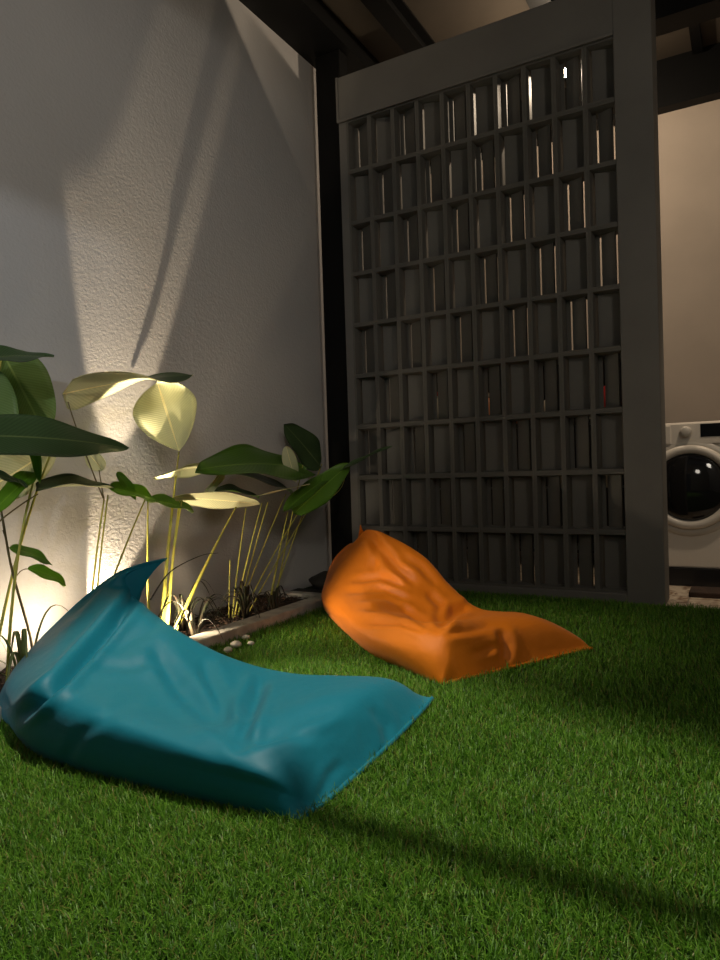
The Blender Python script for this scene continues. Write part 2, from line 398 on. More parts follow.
# ------------------------------------------------------------------ planter
kb = thing('planter_kerb', 'low cement kerb edging the planting bed along the stucco wall', 'kerb', (.10, -1.4, 0))
def kbx(dims, name): o = boxo(name, M['kerb'], dims, None, .006); o.parent = kb; o.matrix_parent_inverse = Matrix.Translation((-.10, 1.4, 0))
kbx((.055, .15, -4.6, -.50, -.01, .052), 'long_kerb'); kbx((XW, .055, -.56, -.50, -.01, .050), 'end_kerb')
def soil_grid():
    nx, ny = 14, 150; xs = np.linspace(XW, .06, nx); ys = np.linspace(-4.55, -.555, ny)
    V = [(x, y, .022 + .012 * math.sin(9 * x + 13 * y) * math.sin(17 * y) + random.uniform(-.007, .007)) for y in ys for x in xs]
    Fc = [(j * nx + i, j * nx + i + 1, (j + 1) * nx + i + 1, (j + 1) * nx + i) for j in range(ny - 1) for i in range(nx - 1)]
    return V, Fc
V, Fc = soil_grid(); so = from_arrays('planting_soil', V, Fc, M['soil']); so['kind'] = 'structure'
bm = bmesh.new()
for k in range(900):
    x, y = random.uniform(XW + .02, .05), random.uniform(-2.6, -.58)
    mt = Matrix.Translation((x, y, random.uniform(.025, .042))) @ Matrix.Rotation(random.uniform(0, 6.3), 4, 'Z') @ Matrix.Rotation(random.uniform(-.6, .6), 4, 'X') @ Matrix.Diagonal((random.uniform(.01, .032), random.uniform(.004, .010), .003, 1))
    bmesh.ops.create_cube(bm, size=1, matrix=mt)
o = link_mesh('bark_mulch', bm, M['chip']); tag(o, 'dark bark mulch covering the planting bed', 'mulch'); o['kind'] = 'stuff'
for k, (px, py, s) in enumerate([(236, 645, .022), (246, 637, .016), (228, 650, .018), (251, 643, .014)]):
    c = on(px, py, 2, .02); bm = bmesh.new(); bmesh.ops.create_icosphere(bm, subdivisions=2, radius=s)
    for v in bm.verts: v.co = Vector((v.co.x * random.uniform(.95, 1.05) * 1.15, v.co.y * random.uniform(.95, 1.05), v.co.z * .65))
    o = link_mesh('pebble', bm, M['pebble'], None, True, (c[0], c[1], .012 + s * .5)); o.rotation_euler.z = k
    tag(o, 'small whitish pebble on the turf beside the kerb', 'pebble', 'pebbles beside the kerb')
# dark bundle in the corner
bm = bmesh.new()
box(bm, -.27, .02, -.44, -.28, 0, .022, .006)
r = bmesh.ops.create_icosphere(bm, subdivisions=3, radius=1)
for v in r['verts']: v.co = Vector((-.10 + v.co.x * .12 * (1 + .1 * math.sin(5 * v.co.z)), -.22 + v.co.y * .07, .055 + max(v.co.z, -.75) * .06 * (1 + .12 * math.sin(4 * v.co.x + 2))))
tag(link_mesh('ground_bundle', bm, M['sack'], None, True), 'low dark bundle lying at the foot of the black corner post', 'bundle')

# garden uplights hidden among the plants
def uplight(x, y, aim, label, power, size=.02, spot=2.2, blend=.5, col=(1, .80, .55)):
    t = thing('garden_spotlight', label, 'spotlight', (x, y, .03), 'garden uplights')
    tube('stake', [(0, 0, -.03), (0, 0, .03)], .006, .006, M['dark'], t, 8)
    d = Vector(aim).normalized(); q = d.to_track_quat('Z', 'Y').to_matrix().to_4x4()
    bm = bmesh.new(); lathe(bm, [(.018, 0), (.03, .01), (.032, .045), (.029, .045), (.028, .03)], n=24, cap=False); bm.transform(Matrix.Translation((0, 0, .03)) @ q)
    link_mesh('housing', bm, M['dark'], t, True)
    bm = bmesh.new(); lathe(bm, [(.027, .026), (.002, .028)], n=24); bm.transform(Matrix.Translation((0, 0, .03)) @ q); link_mesh('lens', bm, M['spotface'], t, True)
    ld = bpy.data.lights.new('uplight', 'SPOT'); ld.energy = power; ld.color = col; ld.spot_size = spot; ld.spot_blend = blend; ld.shadow_soft_size = size
    lo = bpy.data.objects.new('uplight_beam', ld); COL.objects.link(lo); lo.parent = t
    lo.location = Vector((0, 0, .03)) + d * .055; lo.rotation_euler = (-d).to_track_quat('Z', 'Y').to_euler()
    return t
uplight(-.06, -1.70, (-.10, .155, 1), 'narrow garden uplight standing nearest the kerb behind the teal beanbag', 190, .012, .44, .25)
uplight(-.245, -1.755, (-.34, .42, 1), 'warm garden uplight in the planting bed behind the teal beanbag', 75, .012, .90, .25)
uplight(-.03, -2.0, (-.8, -.12, .75), 'warm garden uplight under the leaves at the left end of the bed', 13, .02, 2.3, .9)
uplight(-.02, -1.64, (.35, .85, .62), 'warm garden uplight at the foot of the middle clump of leaves', 28, .025, 2.5, .8)

# ------------------------------------------------------------------ plants
def leaf(parent, base, tip, width, up, arch=.03, fold=.25, wave=.006, mats=('leaf', 'under'), tw=0, shape=.8, nu=26, nv=10, curl=0, name='leaf'):
    """a paddle leaf: arched midrib from base to tip, folded blade, pale underside; a closed thin solid"""
    base, tip, up = np.asarray(base, float), np.asarray(tip, float), np.asarray(up, float)
    L = np.linalg.norm(tip - base); ax = (tip - base) / L
    up = up - ax * (up @ ax); up /= np.linalg.norm(up)
    C = bez(base, (base + tip) / 2 + up * arch * 2, tip, nu + 1)
    T = np.gradient(C, axis=0); T /= np.linalg.norm(T, axis=1)[:, None]
    ph = random.uniform(0, 6); V, UV = [], []
    for lay in (1, -1):
        for i in range(nu + 1):
            t = i / nu; s = np.cross(T[i], up); s /= np.linalg.norm(s); n = np.cross(s, T[i])
            a = tw * (t - .3); s, n = s * math.cos(a) + n * math.sin(a), n * math.cos(a) - s * math.sin(a)
            wd = width * max(.012, (math.sin(PI * min(1, t ** shape)) ** .62)) * (1 if t < .9 else 1 - .5 * ((t - .9) / .1) ** 2)
            for k in range(nv + 1):
                v = 2 * k / nv - 1
                ang = fold + curl * abs(v)
                off = s * v * wd * math.cos(ang) + n * abs(v) * wd * math.sin(ang)
                wv = n * wave * v * v * math.sin(11 * t + ph + (2 if v > 0 else 0))
                V.append(C[i] + off + wv + n * lay * .0009); UV.append((t, k / nv))
    n1 = (nu + 1) * (nv + 1); W = nv + 1; Fc, mi = [], []
    for i in range(nu):
        for k in range(nv):
            q = (i * W + k, (i + 1) * W + k, (i + 1) * W + k + 1, i * W + k + 1)
            Fc.append(q[::-1]); mi.append(0)
            Fc.append(tuple(x + n1 for x in q)); mi.append(1)
    loop = [k for k in range(W)] + [i * W + nv for i in range(1, nu + 1)] + [nu * W + k for k in range(nv - 1, -1, -1)] + [i * W for i in range(nu - 1, 0, -1)]
    for a, b in zip(loop, loop[1:] + loop[:1]):
        Fc.append((a, b, b + n1, a + n1)); mi.append(0)
    o = from_arrays(name, V, Fc, [M[mats[0]], M[mats[1]]], parent, True, UV, mi)
    return o
def X(px, py, x): return on(px, py, 0, x)
UP = (0, 0, 1)
def petiole(parent, root, top, r0=.006, r1=.0035, bow=(0, 0, 0), m='stem', mid=.5):
    root, top = np.asarray(root), np.asarray(top); b = root + (top - root) * mid + np.asarray(bow)
    return tube('stem', bez(root, b, top, 16), r0, r1, M[m], parent)

def fc(px, py, x, f=.8, under=False, side=0):
    """blade normal: turned towards the viewing side by f, else up (or down for an underside)"""
    p = X(px, py, x); c = CAM - p; c /= np.linalg.norm(c)
    z = np.array([0, 0, -1. if under else 1.]); z = z - c * (z @ c); z /= np.linalg.norm(z)
    return f * c + math.sqrt(1 - f * f) * z + side * np.array([0, 1., 0])
pa = thing('calathea_plant', 'broad leaved plant at the left edge, its striped leaves lit from below', 'plant', (0, 0, 0), 'broad leaved plants')
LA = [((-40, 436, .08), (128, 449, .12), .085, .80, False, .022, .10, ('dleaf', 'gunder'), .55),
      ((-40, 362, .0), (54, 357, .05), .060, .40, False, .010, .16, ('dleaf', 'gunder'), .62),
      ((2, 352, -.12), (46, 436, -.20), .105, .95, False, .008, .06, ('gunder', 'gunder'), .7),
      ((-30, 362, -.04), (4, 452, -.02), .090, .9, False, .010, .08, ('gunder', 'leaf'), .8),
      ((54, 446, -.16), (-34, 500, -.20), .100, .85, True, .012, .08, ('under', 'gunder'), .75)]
for a, b, wd, f, un, ar, fo, mm, sh in LA:
    leaf(pa, X(*a), X(*b), wd, fc(*a, f, un), ar, fo, .007, mm, shape=sh)
leaf(pa, X(36, 472, -.05), X(-14, 520, -.02), .036, fc(10, 495, -.03, .8), .012, .45, .010, ('bright', 'bright'), shape=.8)
leaf(pa, X(30, 426, -.05), X(40, 484, -.03), .020, fc(34, 450, -.04, .9), .008, .5, .006, ('bright', 'bright'))
leaf(pa, X(-14, 472, .0), X(28, 487, .02), .020, fc(10, 480, .0, .6), .006, .2, .004, ('dleaf', 'dleaf'))
leaf(pa, X(36, 490, -.03), X(116, 490, -.06), .050, fc(76, 490, -.05, .55), .016, .55, .006, ('dleaf', 'under'), shape=.62)
petiole(pa, X(-5, 525, -.02), X(38, 494, -.03), .003, .002, (0, 0, .01), 'stalk')
for q, (a, b) in enumerate([((-40, 436, .08), (-.10, 0)), ((-40, 362, .0), (-.14, .05)), ((2, 352, -.12), (-.16, .08)), ((-30, 362, -.04), (-.2, -.02)), ((54, 446, -.16), (-.15, .1)), ((36, 472, -.05), (-.1, .12))]):
    t_ = X(*a); petiole(pa, (b[0], -2.42 + b[1] * 1.5, .02), t_, .006, .0035, (.0, -.04, .06))
# thin vine with small leaves
pv = thing('young_plant', 'thin olive stalk with small green leaves beside the teal beanbag', 'plant')
vr = X(33, 652, -.12)
tube('stem', crv([(vr[0], vr[1], .02), X(31, 640, -.12), X(12, 570, -.11), X(1, 510, -.10), X(-6, 480, -.1)], 20), .0055, .003, M['stalk'], pv)
leaf(pv, X(9, 548, -.10), X(52, 565, -.08), .026, fc(30, 556, -.09, .75), .012, .2, .004, ('leaf', 'gunder'))
leaf(pv, X(27, 569, -.09), X(66, 586, -.07), .030, fc(46, 578, -.08, .75), .014, .25, .004, ('bright', 'leaf'))
petiole(pv, X(14, 580, -.11), X(27, 569, -.09), .002, .0015, (0, 0, .02), 'stalk'); petiole(pv, X(3, 530, -.1), X(9, 548, -.10), .002, .0015, (0, 0, -.01), 'stalk')

# middle clump
pb = thing('calathea_plant', 'broad leaved plant with pale uplit undersides behind the teal beanbag\'s peak', 'plant', (0, 0, 0), 'broad leaved plants')
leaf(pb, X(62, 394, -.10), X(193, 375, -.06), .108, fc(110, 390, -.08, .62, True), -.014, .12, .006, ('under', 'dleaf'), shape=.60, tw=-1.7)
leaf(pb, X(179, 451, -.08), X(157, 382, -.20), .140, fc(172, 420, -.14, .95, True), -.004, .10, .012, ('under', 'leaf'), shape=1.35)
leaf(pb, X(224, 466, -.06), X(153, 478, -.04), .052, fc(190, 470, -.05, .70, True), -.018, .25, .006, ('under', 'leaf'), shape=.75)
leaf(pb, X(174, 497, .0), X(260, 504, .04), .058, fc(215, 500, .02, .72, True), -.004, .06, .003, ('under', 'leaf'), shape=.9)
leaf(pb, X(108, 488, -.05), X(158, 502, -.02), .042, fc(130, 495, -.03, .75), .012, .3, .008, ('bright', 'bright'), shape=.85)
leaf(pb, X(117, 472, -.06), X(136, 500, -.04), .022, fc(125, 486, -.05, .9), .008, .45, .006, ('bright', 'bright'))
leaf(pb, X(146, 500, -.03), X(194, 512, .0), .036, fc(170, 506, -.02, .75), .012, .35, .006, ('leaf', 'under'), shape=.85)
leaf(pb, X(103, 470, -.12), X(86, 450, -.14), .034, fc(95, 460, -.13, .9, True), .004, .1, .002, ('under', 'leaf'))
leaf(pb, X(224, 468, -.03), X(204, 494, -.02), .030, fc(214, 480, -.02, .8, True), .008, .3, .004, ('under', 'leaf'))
def soilpt(px, x):
    """root on the bed at depth x under pixel column px"""
    lo, hi = 520, 760
    for _ in range(40):
        m_ = (lo + hi) / 2
        if X(px, m_, x)[2] > .025: lo = m_
        else: hi = m_
    return X(px, lo, x)
for (rx, x0), tp, r0 in [((150, -.06), (148, 501, -.03), .007), ((160, -.06), (179, 452, -.08), .011), ((166, -.05), (180, 498, -.01), .0095), ((170, -.02), (236, 507, .03), .011), ((163, -.07), (182, 500, -.0), .007),
        ((86, -.15), (104, 500, -.12), .005), ((84, -.15), (145, 500, -.03), .005), ((92, -.15), (108, 495, -.10), .004)]:
    petiole(pb, soilpt(rx, x0), X(*tp), r0, .003, (0, -.01, .02))
petiole(pb, X(104, 500, -.12), X(99, 470, -.11), .003, .002, (0, 0, 0), 'stalk')
petiole(pb, X(104, 500, -.12), X(68, 402, -.10), .003, .0022, (.0, -.02, .02), 'stalk')

# right-hand clump
pc = thing('calathea_plant', 'broad leaved plant with shaded dark green leaves beside the black post', 'plant', (0, 0, 0), 'broad leaved plants')
LC = [((306, 470, -.08), (196, 470, .03), .150, .82, False, .035, .10, .014, ('leaf', 'leaf'), .7),
      ((320, 466, -.20), (284, 424, -.22), .095, .9, False, .01, .12, .012, ('dleaf', 'dleaf'), .75),
      ((286, 446, -.02), (296, 482, -.01), .040, .9, True, .006, .3, .004, ('under', 'leaf'), .8),
      ((290, 492, -.12), (224, 472, -.06), .090, .7, False, .02, .15, .008, ('dleaf', 'dleaf'), .8),
      ((244, 499, .01), (310, 484, .03), .024, .35, True, -.004, .1, .002, ('under', 'dleaf'), .85),
      ((294, 514, -.08), (350, 464, .10), .085, .85, False, .012, .10, .012, ('leaf', 'gunder'), .72),
      ((284, 512, -.06), (334, 474, .02), .048, .7, False, .014, .3, .008, ('leaf', 'gunder'), .75),
      ((258, 498, -.10), (214, 490, -.10), .050, .6, False, .012, .3, .006, ('dleaf', 'leaf'), .85),
      ((338, 472, .05), (392, 446, .36), .026, .45, False, .006, .2, .004, ('dleaf', 'dleaf'), .8)]
for a, b, wd, f, un, ar, fo, wv, mm, sh in LC:
    leaf(pc, X(*a), X(*b), wd, fc(*a, f, un), ar, fo, wv, mm, shape=sh)
for (rx, x0), tp, r0 in [((232, -.10), (246, 508, -.08), .004), ((234, -.08), (262, 503, .0), .005), ((238, -.10), (268, 502, .01), .004), ((242, -.08), (300, 510, -.07), .004), ((238, -.12), (286, 494, -.12), .004),
        ((229, -.10), (230, 560, -.10), .004), ((270, -.14), (288, 512, -.08), .007), ((275, -.14), (303, 465, -.08), .005), ((272, -.15), (322, 464, -.20), .004), ((248, -.08), (312, 505, -.1), .0035)]:
    petiole(pc, soilpt(rx, x0), X(*tp), r0, .0026, (0, .0, .03))
tube('stem', crv([X(322, 505, -.0), X(341, 488, .05), X(347, 467, .08)], 10), .0018, .0014, M['stem'], pc)

# strappy ground plants
def strappy(c, n, L, label, m='strap', seed=0, zmax=.18, yspread=1):
    rr = random.Random(seed); t = thing('strappy_plant', label, 'plant', c, 'strappy ground plants')
    for k in range(n):
        a = rr.uniform(0, 2 * PI); l = L * rr.uniform(.55, 1.1); h = zmax * rr.uniform(.5, 1.15)
        d = np.array([math.cos(a) * .62, math.sin(a) * yspread, 0])
        if c[0] + d[0] * l < XW + .02: d[0] = abs(d[0]) * .3
        p0 = d * .012; p1 = d * l * .35 + np.array([0, 0, h * 1.7]); p2 = d * l + np.array([0, 0, max(.01, h * rr.uniform(-.05, .5))])
        P = bez(p0, p1, p2, 13); V = []; s = np.array([-d[1], d[0], 0]); s = s / np.linalg.norm(s)
        for i, q in enumerate(P):
            w = .0078 * (1 - (i / 12) ** 2.2) + .0004
            V += [q - s * w, q + np.array([0, 0, -.0016]), q + s * w, q + np.array([0, 0, .0006])]
        Fc = [(i * 4 + k2, i * 4 + (k2 + 1) % 4, (i + 1) * 4 + (k2 + 1) % 4, (i + 1) * 4 + k2) for i in range(12) for k2 in range(4)] + [(3, 2, 1, 0), (48, 49, 50, 51)]
        from_arrays('blade', V, Fc, M[m], t)
def G(px, py): p = on(px, py, 2, .03); return (min(max(p[0], XW + .05), .03), p[1], .025)
strappy(G(215, 640), 16, .26, 'dark strappy plant against the kerb next to the white pebbles', seed=1)
strappy(G(246, 618), 14, .22, 'dark strappy plant at the foot of the right-hand yellow stems', seed=2)
strappy(G(282, 612), 9, .16, 'small dark strappy plant nearest the end of the kerb', seed=3, zmax=.12)
strappy(G(185, 632), 7, .30, 'strappy plant arching behind the teal beanbag\'s peak', seed=4, zmax=.22)
strappy(G(25, 690), 12, .34, 'pale strappy plant lit warmly at the left edge', 'palestrap', seed=5, zmax=.24)
tube('strap', crv([X(150, 600, .0), X(170, 572, .02), X(200, 556, .03), X(218, 553, .04)], 16), .004, .001, M['strap'], bpy.data.objects['strappy_plant.003'], 6, .35).matrix_parent_inverse = Matrix.Translation(-bpy.data.objects['strappy_plant.003'].location)

# ------------------------------------------------------------------ beanbags
def ring_cr(P, n):
    """closed Catmull-Rom resample along axis 0"""
    K = len(P); s = np.arange(n) / n * K; i = s.astype(int); t = (s - i)[:, None, None] if P.ndim == 3 else (s - i)[:, None]
    p0, p1, p2, p3 = P[(i - 1) % K], P[i % K], P[(i + 1) % K], P[(i + 2) % K]
    return .5 * (2 * p1 + (p2 - p0) * t + (2 * p0 - 5 * p1 + 4 * p2 - p3) * t ** 2 + (3 * p1 - p0 - 3 * p2 + p3) * t ** 3)
def beanbag(name, label, cat, st, m, U=46, Vn=64, creases=(), seed=0, slack=1.04):
    rings = []
    for q, P in enumerate(st):
        P = np.array(P, float)
        if q in (0, len(st) - 1):                    # sewn end: the two sheets lie on one line
            nrm = np.array([.0, 0, -.004]); b = np.array([P[5] + nrm, P[3] + nrm, P[1] + nrm])
        else:
            a, z = P[6], P[0]; b = np.array([a + (z - a) * f for f in (.22, .5, .78)]); b[:, 2] = np.minimum(b[:, 2] * .3, .02) + .004
        rings.append(np.vstack([P, b]))
    A = np.array(rings)                              # stations x 10 x 3
    A = np.stack([ring_cr(A[q], Vn) for q in range(len(A))])
    A = np.stack([crv(A[:, k], U) for k in range(Vn)], 1)   # U x Vn x 3
    A[..., 2] = np.maximum(A[..., 2], .004)
    # cloth relaxation: slightly slack fabric settles into small folds
    rg = np.random.default_rng(seed); P = A.copy()
    nz = rg.normal(size=A.shape)
    for _ in range(5): nz = (nz + np.roll(nz, 1, 1) + np.roll(nz, -1, 1) + np.vstack([nz[:1], nz[:-1]]) + np.vstack([nz[1:], nz[-1:]])) / 5
    P += nz * .010
    du = np.linalg.norm(A[1:] - A[:-1], axis=2) * slack; dv = np.linalg.norm(np.roll(A, -1, 1) - A, axis=2) * slack
    dd = np.linalg.norm(np.roll(A, -1, 1)[1:] - A[:-1], axis=2) * slack; de = np.linalg.norm(A[1:] - np.roll(A, -1, 1)[:-1], axis=2) * slack
    for it in range(160):
        D = np.zeros_like(P); Wt = np.zeros(P.shape[:2])
        def con(p, q, rest):
            d = q - p; l = np.linalg.norm(d, axis=2) + 1e-9
            return d * ((l - rest) / l * .5)[..., None]
        c = con(P[:-1], P[1:], du); D[:-1] += c; D[1:] -= c
        c = con(P, np.roll(P, -1, 1), dv); D += c; D -= np.roll(c, 1, 1)
        c = con(P[:-1], np.roll(P, -1, 1)[1:], dd); D[:-1] += c; D[1:] -= np.roll(c, 1, 1)
        c = con(np.roll(P, -1, 1)[:-1], P[1:], de); D[1:] -= c; D[:-1] += np.roll(c, 1, 1)
        P = P + D * .28
        lap = np.zeros_like(P); lap[1:-1] = (P[2:] + P[:-2] + np.roll(P, 1, 1)[1:-1] + np.roll(P, -1, 1)[1:-1]) / 4 - P[1:-1]
        P = P + lap * .05 + (A - P) * .02
        P[0] = A[0]; P[-1] = A[-1]
        P[..., 2] = np.maximum(P[..., 2], .003)
    P = np.stack([ring_cr(P[q], Vn * 4) for q in range(U)]); P = np.stack([crv(P[:, k], U * 4) for k in range(Vn * 4)], 1)
    U, Vn = U * 4, Vn * 4; P[..., 2] = np.maximum(P[..., 2], .003)
    # folds pressed in along lines of the cloth
    def normals(P):
        tu = np.gradient(P, axis=0); tv = np.roll(P, -1, 1) - np.roll(P, 1, 1); n = np.cross(tv, tu); return n / (np.linalg.norm(n, axis=2)[..., None] + 1e-9)
    Nn = normals(P); cen = P.mean(axis=(0, 1))
    if ((P - cen) * Nn).sum() < 0: Nn = -Nn
    view = CAM - P; fr = (Nn * view).sum(2) / np.linalg.norm(view, axis=2)
    px, py = topx(P)
    disp = np.zeros(P.shape[:2])
    for pts, depth, wid in creases:
        pts = np.array(pts, float); best = np.full(P.shape[:2], 1e9); sgn = np.zeros(P.shape[:2]); tt = np.zeros(P.shape[:2])
        for s_, (a, b) in enumerate(zip(pts, pts[1:])):
            ab = b - a; L2 = ab @ ab; tr = np.clip(((px - a[0]) * ab[0] + (py - a[1]) * ab[1]) / L2, 0, 1)
            dx, dy = px - a[0] - tr * ab[0], py - a[1] - tr * ab[1]; d = np.hypot(dx, dy); k = d < best
            best = np.where(k, d, best); sgn = np.where(k, dx * ab[1] - dy * ab[0], sgn); tt = np.where(k, (s_ + tr) / (len(pts) - 1), tt)
        x = best / wid; fade = np.clip(np.minimum(tt, 1 - tt) * 5, 0.12, 1)
        disp += depth * fade * (-np.exp(-x * x) + .45 * np.exp(-(x - 1.9) ** 2)) * np.clip(fr * 5, 0, 1)
    P = P + Nn * disp[..., None]
    P[..., 2] = np.maximum(P[..., 2], .003)
    V = P.reshape(-1, 3)
    Fc = [(i * Vn + k, i * Vn + (k + 1) % Vn, (i + 1) * Vn + (k + 1) % Vn, (i + 1) * Vn + k) for i in range(U - 1) for k in range(Vn)]
    base = np.array([P[..., 0].mean(), P[..., 1].mean(), 0])
    t = thing(name, label, cat, tuple(base))
    me = bpy.data.meshes.new('cover'); me.from_pydata([tuple(v - base) for v in V], [], Fc); me.materials.append(M[m])
    me.polygons.foreach_set('use_smooth', [True] * len(Fc)); me.update()
    bm = bmesh.new(); bm.from_mesh(me); bmesh.ops.recalc_face_normals(bm, faces=bm.faces); bm.to_mesh(me); bm.free()
    o = bpy.data.objects.new('cover', me); COL.objects.link(o); o.parent = t
    Vn //= 4
    for e, nx in ((0, 2), (-1, -3)):                 # flat sewn hems at both ends
        line = A[e][:Vn * 6 // 10 + 1]; inn = A[nx][:Vn * 6 // 10 + 1]
        out = line - inn; out = out.mean(0); out /= np.linalg.norm(out)
        sd = np.gradient(line, axis=0); sd /= np.linalg.norm(sd, axis=1)[:, None] + 1e-9
        th = np.cross(sd, out); th /= np.linalg.norm(th, axis=1)[:, None] + 1e-9
        V2 = []
        for q in range(len(line)):
            a, b = line[q] - out * .004, line[q] + out * .008
            a = np.array([a[0], a[1], max(a[2], .006)]); b = np.array([b[0], b[1], max(b[2], .006)])
            V2 += [a + th[q] * .003 - base, b + th[q] * .002 - base, b - th[q] * .002 - base, a - th[q] * .003 - base]
        n = len(line); F2 = [(i * 4 + k, i * 4 + (k + 1) % 4, (i + 1) * 4 + (k + 1) % 4, (i + 1) * 4 + k) for i in range(n - 1) for k in range(4)] + [(0, 1, 2, 3), (n * 4 - 1, n * 4 - 2, n * 4 - 3, n * 4 - 4)]
        from_arrays('seam', V2, F2, M[m], t)
    return t
TEAL = [
    [(.06, -2.36, .06), (.06, -2.27, .165), (.085, -2.16, .255), (.13, -2.08, .33), (.18, -2.01, .385), (.245, -1.965, .412), (.318, -1.913, .428)],
    [(.10, -2.40, .03), (.085, -2.34, .13), (.12, -2.21, .235), (.15, -2.12, .30), (.175, -2.06, .35), (.21, -2.01, .365), (.20, -1.97, .33)],
    [(.24, -2.44, .0), (.20, -2.43, .12), (.23, -2.31, .215), (.24, -2.19, .28), (.235, -2.08, .325), (.265, -1.98, .285), (.25, -1.90, .14)],
    [(.45, -2.515, 0), (.44, -2.54, .10), (.46, -2.49, .185), (.48, -2.28, .205), (.46, -2.07, .235), (.46, -1.94, .16), (.42, -1.86, .06)],
    [(.68, -2.53, 0), (.68, -2.565, .09), (.69, -2.525, .160), (.68, -2.32, .135), (.64, -2.04, .14), (.62, -1.89, .10), (.6, -1.85, .03)],
    [(.88, -2.525, 0), (.89, -2.56, .085), (.89, -2.525, .142), (.87, -2.33, .095), (.80, -2.02, .10), (.78, -1.86, .075), (.78, -1.84, .02)],
    [(1.05, -2.515, 0), (1.06, -2.55, .08), (1.055, -2.515, .132), (1.03, -2.26, .125), (.98, -1.95, .11), (.98, -1.81, .065), (.98, -1.79, .02)],
    [(1.20, -2.505, 0), (1.21, -2.525, .065), (1.205, -2.485, .112), (1.18, -2.18, .132), (1.15, -1.88, .10), (1.15, -1.775, .05), (1.14, -1.765, .02)],
    [(1.265, -2.51, .012), (1.272, -2.46, .014), (1.276, -2.36, .016), (1.268, -2.12, .02), (1.25, -1.90, .022), (1.238, -1.80, .022), (1.23, -1.745, .022)]]
TC = [([(14, 722), (60, 684), (100, 640), (144, 586)], .042, 5.5), ([(238, 744), (180, 690), (150, 640)], .012, 8), ([(238, 744), (215, 690), (200, 655)], .010, 7), ([(239, 746), (252, 706), (264, 676)], .020, 7),
      ([(238, 746), (300, 720), (345, 703)], .009, 7), ([(238, 746), (285, 735), (320, 735)], .006, 6), ([(60, 770), (80, 735), (140, 695)], .004, 6), ([(75, 664), (130, 668), (160, 660)], .006, 5), ([(316, 808), (330, 775), (345, 760)], .003, 5),
      ([(390, 750), (385, 725), (370, 705)], .005, 5), ([(95, 655), (150, 630), (165, 615)], .004, 6)]
beanbag('beanbag', 'large teal canvas beanbag lounger lying on the turf in the foreground', 'beanbag', TEAL, 'teal', creases=TC, seed=3)
ORG = [
    [(.16, -.66, .09), (.155, -.62, .17), (.185, -.6, .245), (.24, -.6, .30), (.30, -.62, .335), (.365, -.66, .355), (.398, -.68, .440)],
    [(.21, -.75, .03), (.185, -.71, .12), (.225, -.68, .215), (.29, -.665, .29), (.365, -.675, .35), (.445, -.69, .418), (.40, -.62, .33)],
    [(.33, -.86, 0), (.27, -.85, .10), (.33, -.82, .2), (.41, -.78, .28), (.50, -.74, .36), (.575, -.69, .378), (.47, -.57, .2)],
    [(.56, -1.1, 0), (.53, -1.13, .11), (.58, -1.05, .17), (.64, -.95, .20), (.70, -.82, .285), (.75, -.71, .295), (.68, -.6, .12)],
    [(.80, -1.33, 0), (.78, -1.37, .10), (.81, -1.28, .158), (.87, -1.1, .105), (.88, -.92, .15), (.91, -.78, .18), (.88, -.69, .06)],
    [(1.0, -1.46, 0), (1.0, -1.51, .10), (1.01, -1.41, .165), (1.04, -1.2, .10), (1.05, -.98, .10), (1.06, -.84, .105), (1.05, -.78, .03)],
    [(1.13, -1.54, 0), (1.14, -1.56, .10), (1.13, -1.46, .168), (1.18, -1.24, .15), (1.25, -1.02, .135), (1.28, -.86, .095), (1.28, -.83, .03)],
    [(1.19, -1.57, .0), (1.20, -1.55, .085), (1.20, -1.47, .148), (1.275, -1.30, .13), (1.395, -1.08, .118), (1.48, -.95, .055), (1.47, -.935, .015)],
    [(1.20, -1.57, .01), (1.222, -1.53, .012), (1.255, -1.47, .012), (1.34, -1.32, .012), (1.445, -1.13, .012), (1.53, -.98, .012), (1.547, -.96, .012)]]
OC = [([(503, 664), (506, 645), (500, 627)], .015, 5), ([(366, 532), (392, 562), (420, 588)], .016, 4.5), ([(436, 630), (405, 612), (355, 606)], .012, 3.5), ([(430, 632), (400, 622), (362, 622)], .010, 3.5), ([(342, 592), (385, 590), (412, 602)], .012, 3.5),
      ([(437, 628), (440, 605), (425, 590)], .010, 4), ([(437, 628), (455, 612), (472, 606)], .018, 4.5), ([(350, 583), (380, 577), (412, 590)], .010, 3.5), ([(440, 632), (470, 630), (500, 622)], .009, 4.5), ([(350, 599), (385, 598), (418, 614)], .011, 3.2),
      ([(372, 540), (376, 558), (372, 575)], .008, 4), ([(395, 556), (420, 566), (440, 588)], .008, 4), ([(470, 655), (490, 648), (505, 645)], .006, 4)]
beanbag('beanbag', 'bright orange canvas beanbag lounger lying on the turf before the block screen', 'beanbag', ORG, 'orange', creases=OC, seed=9)

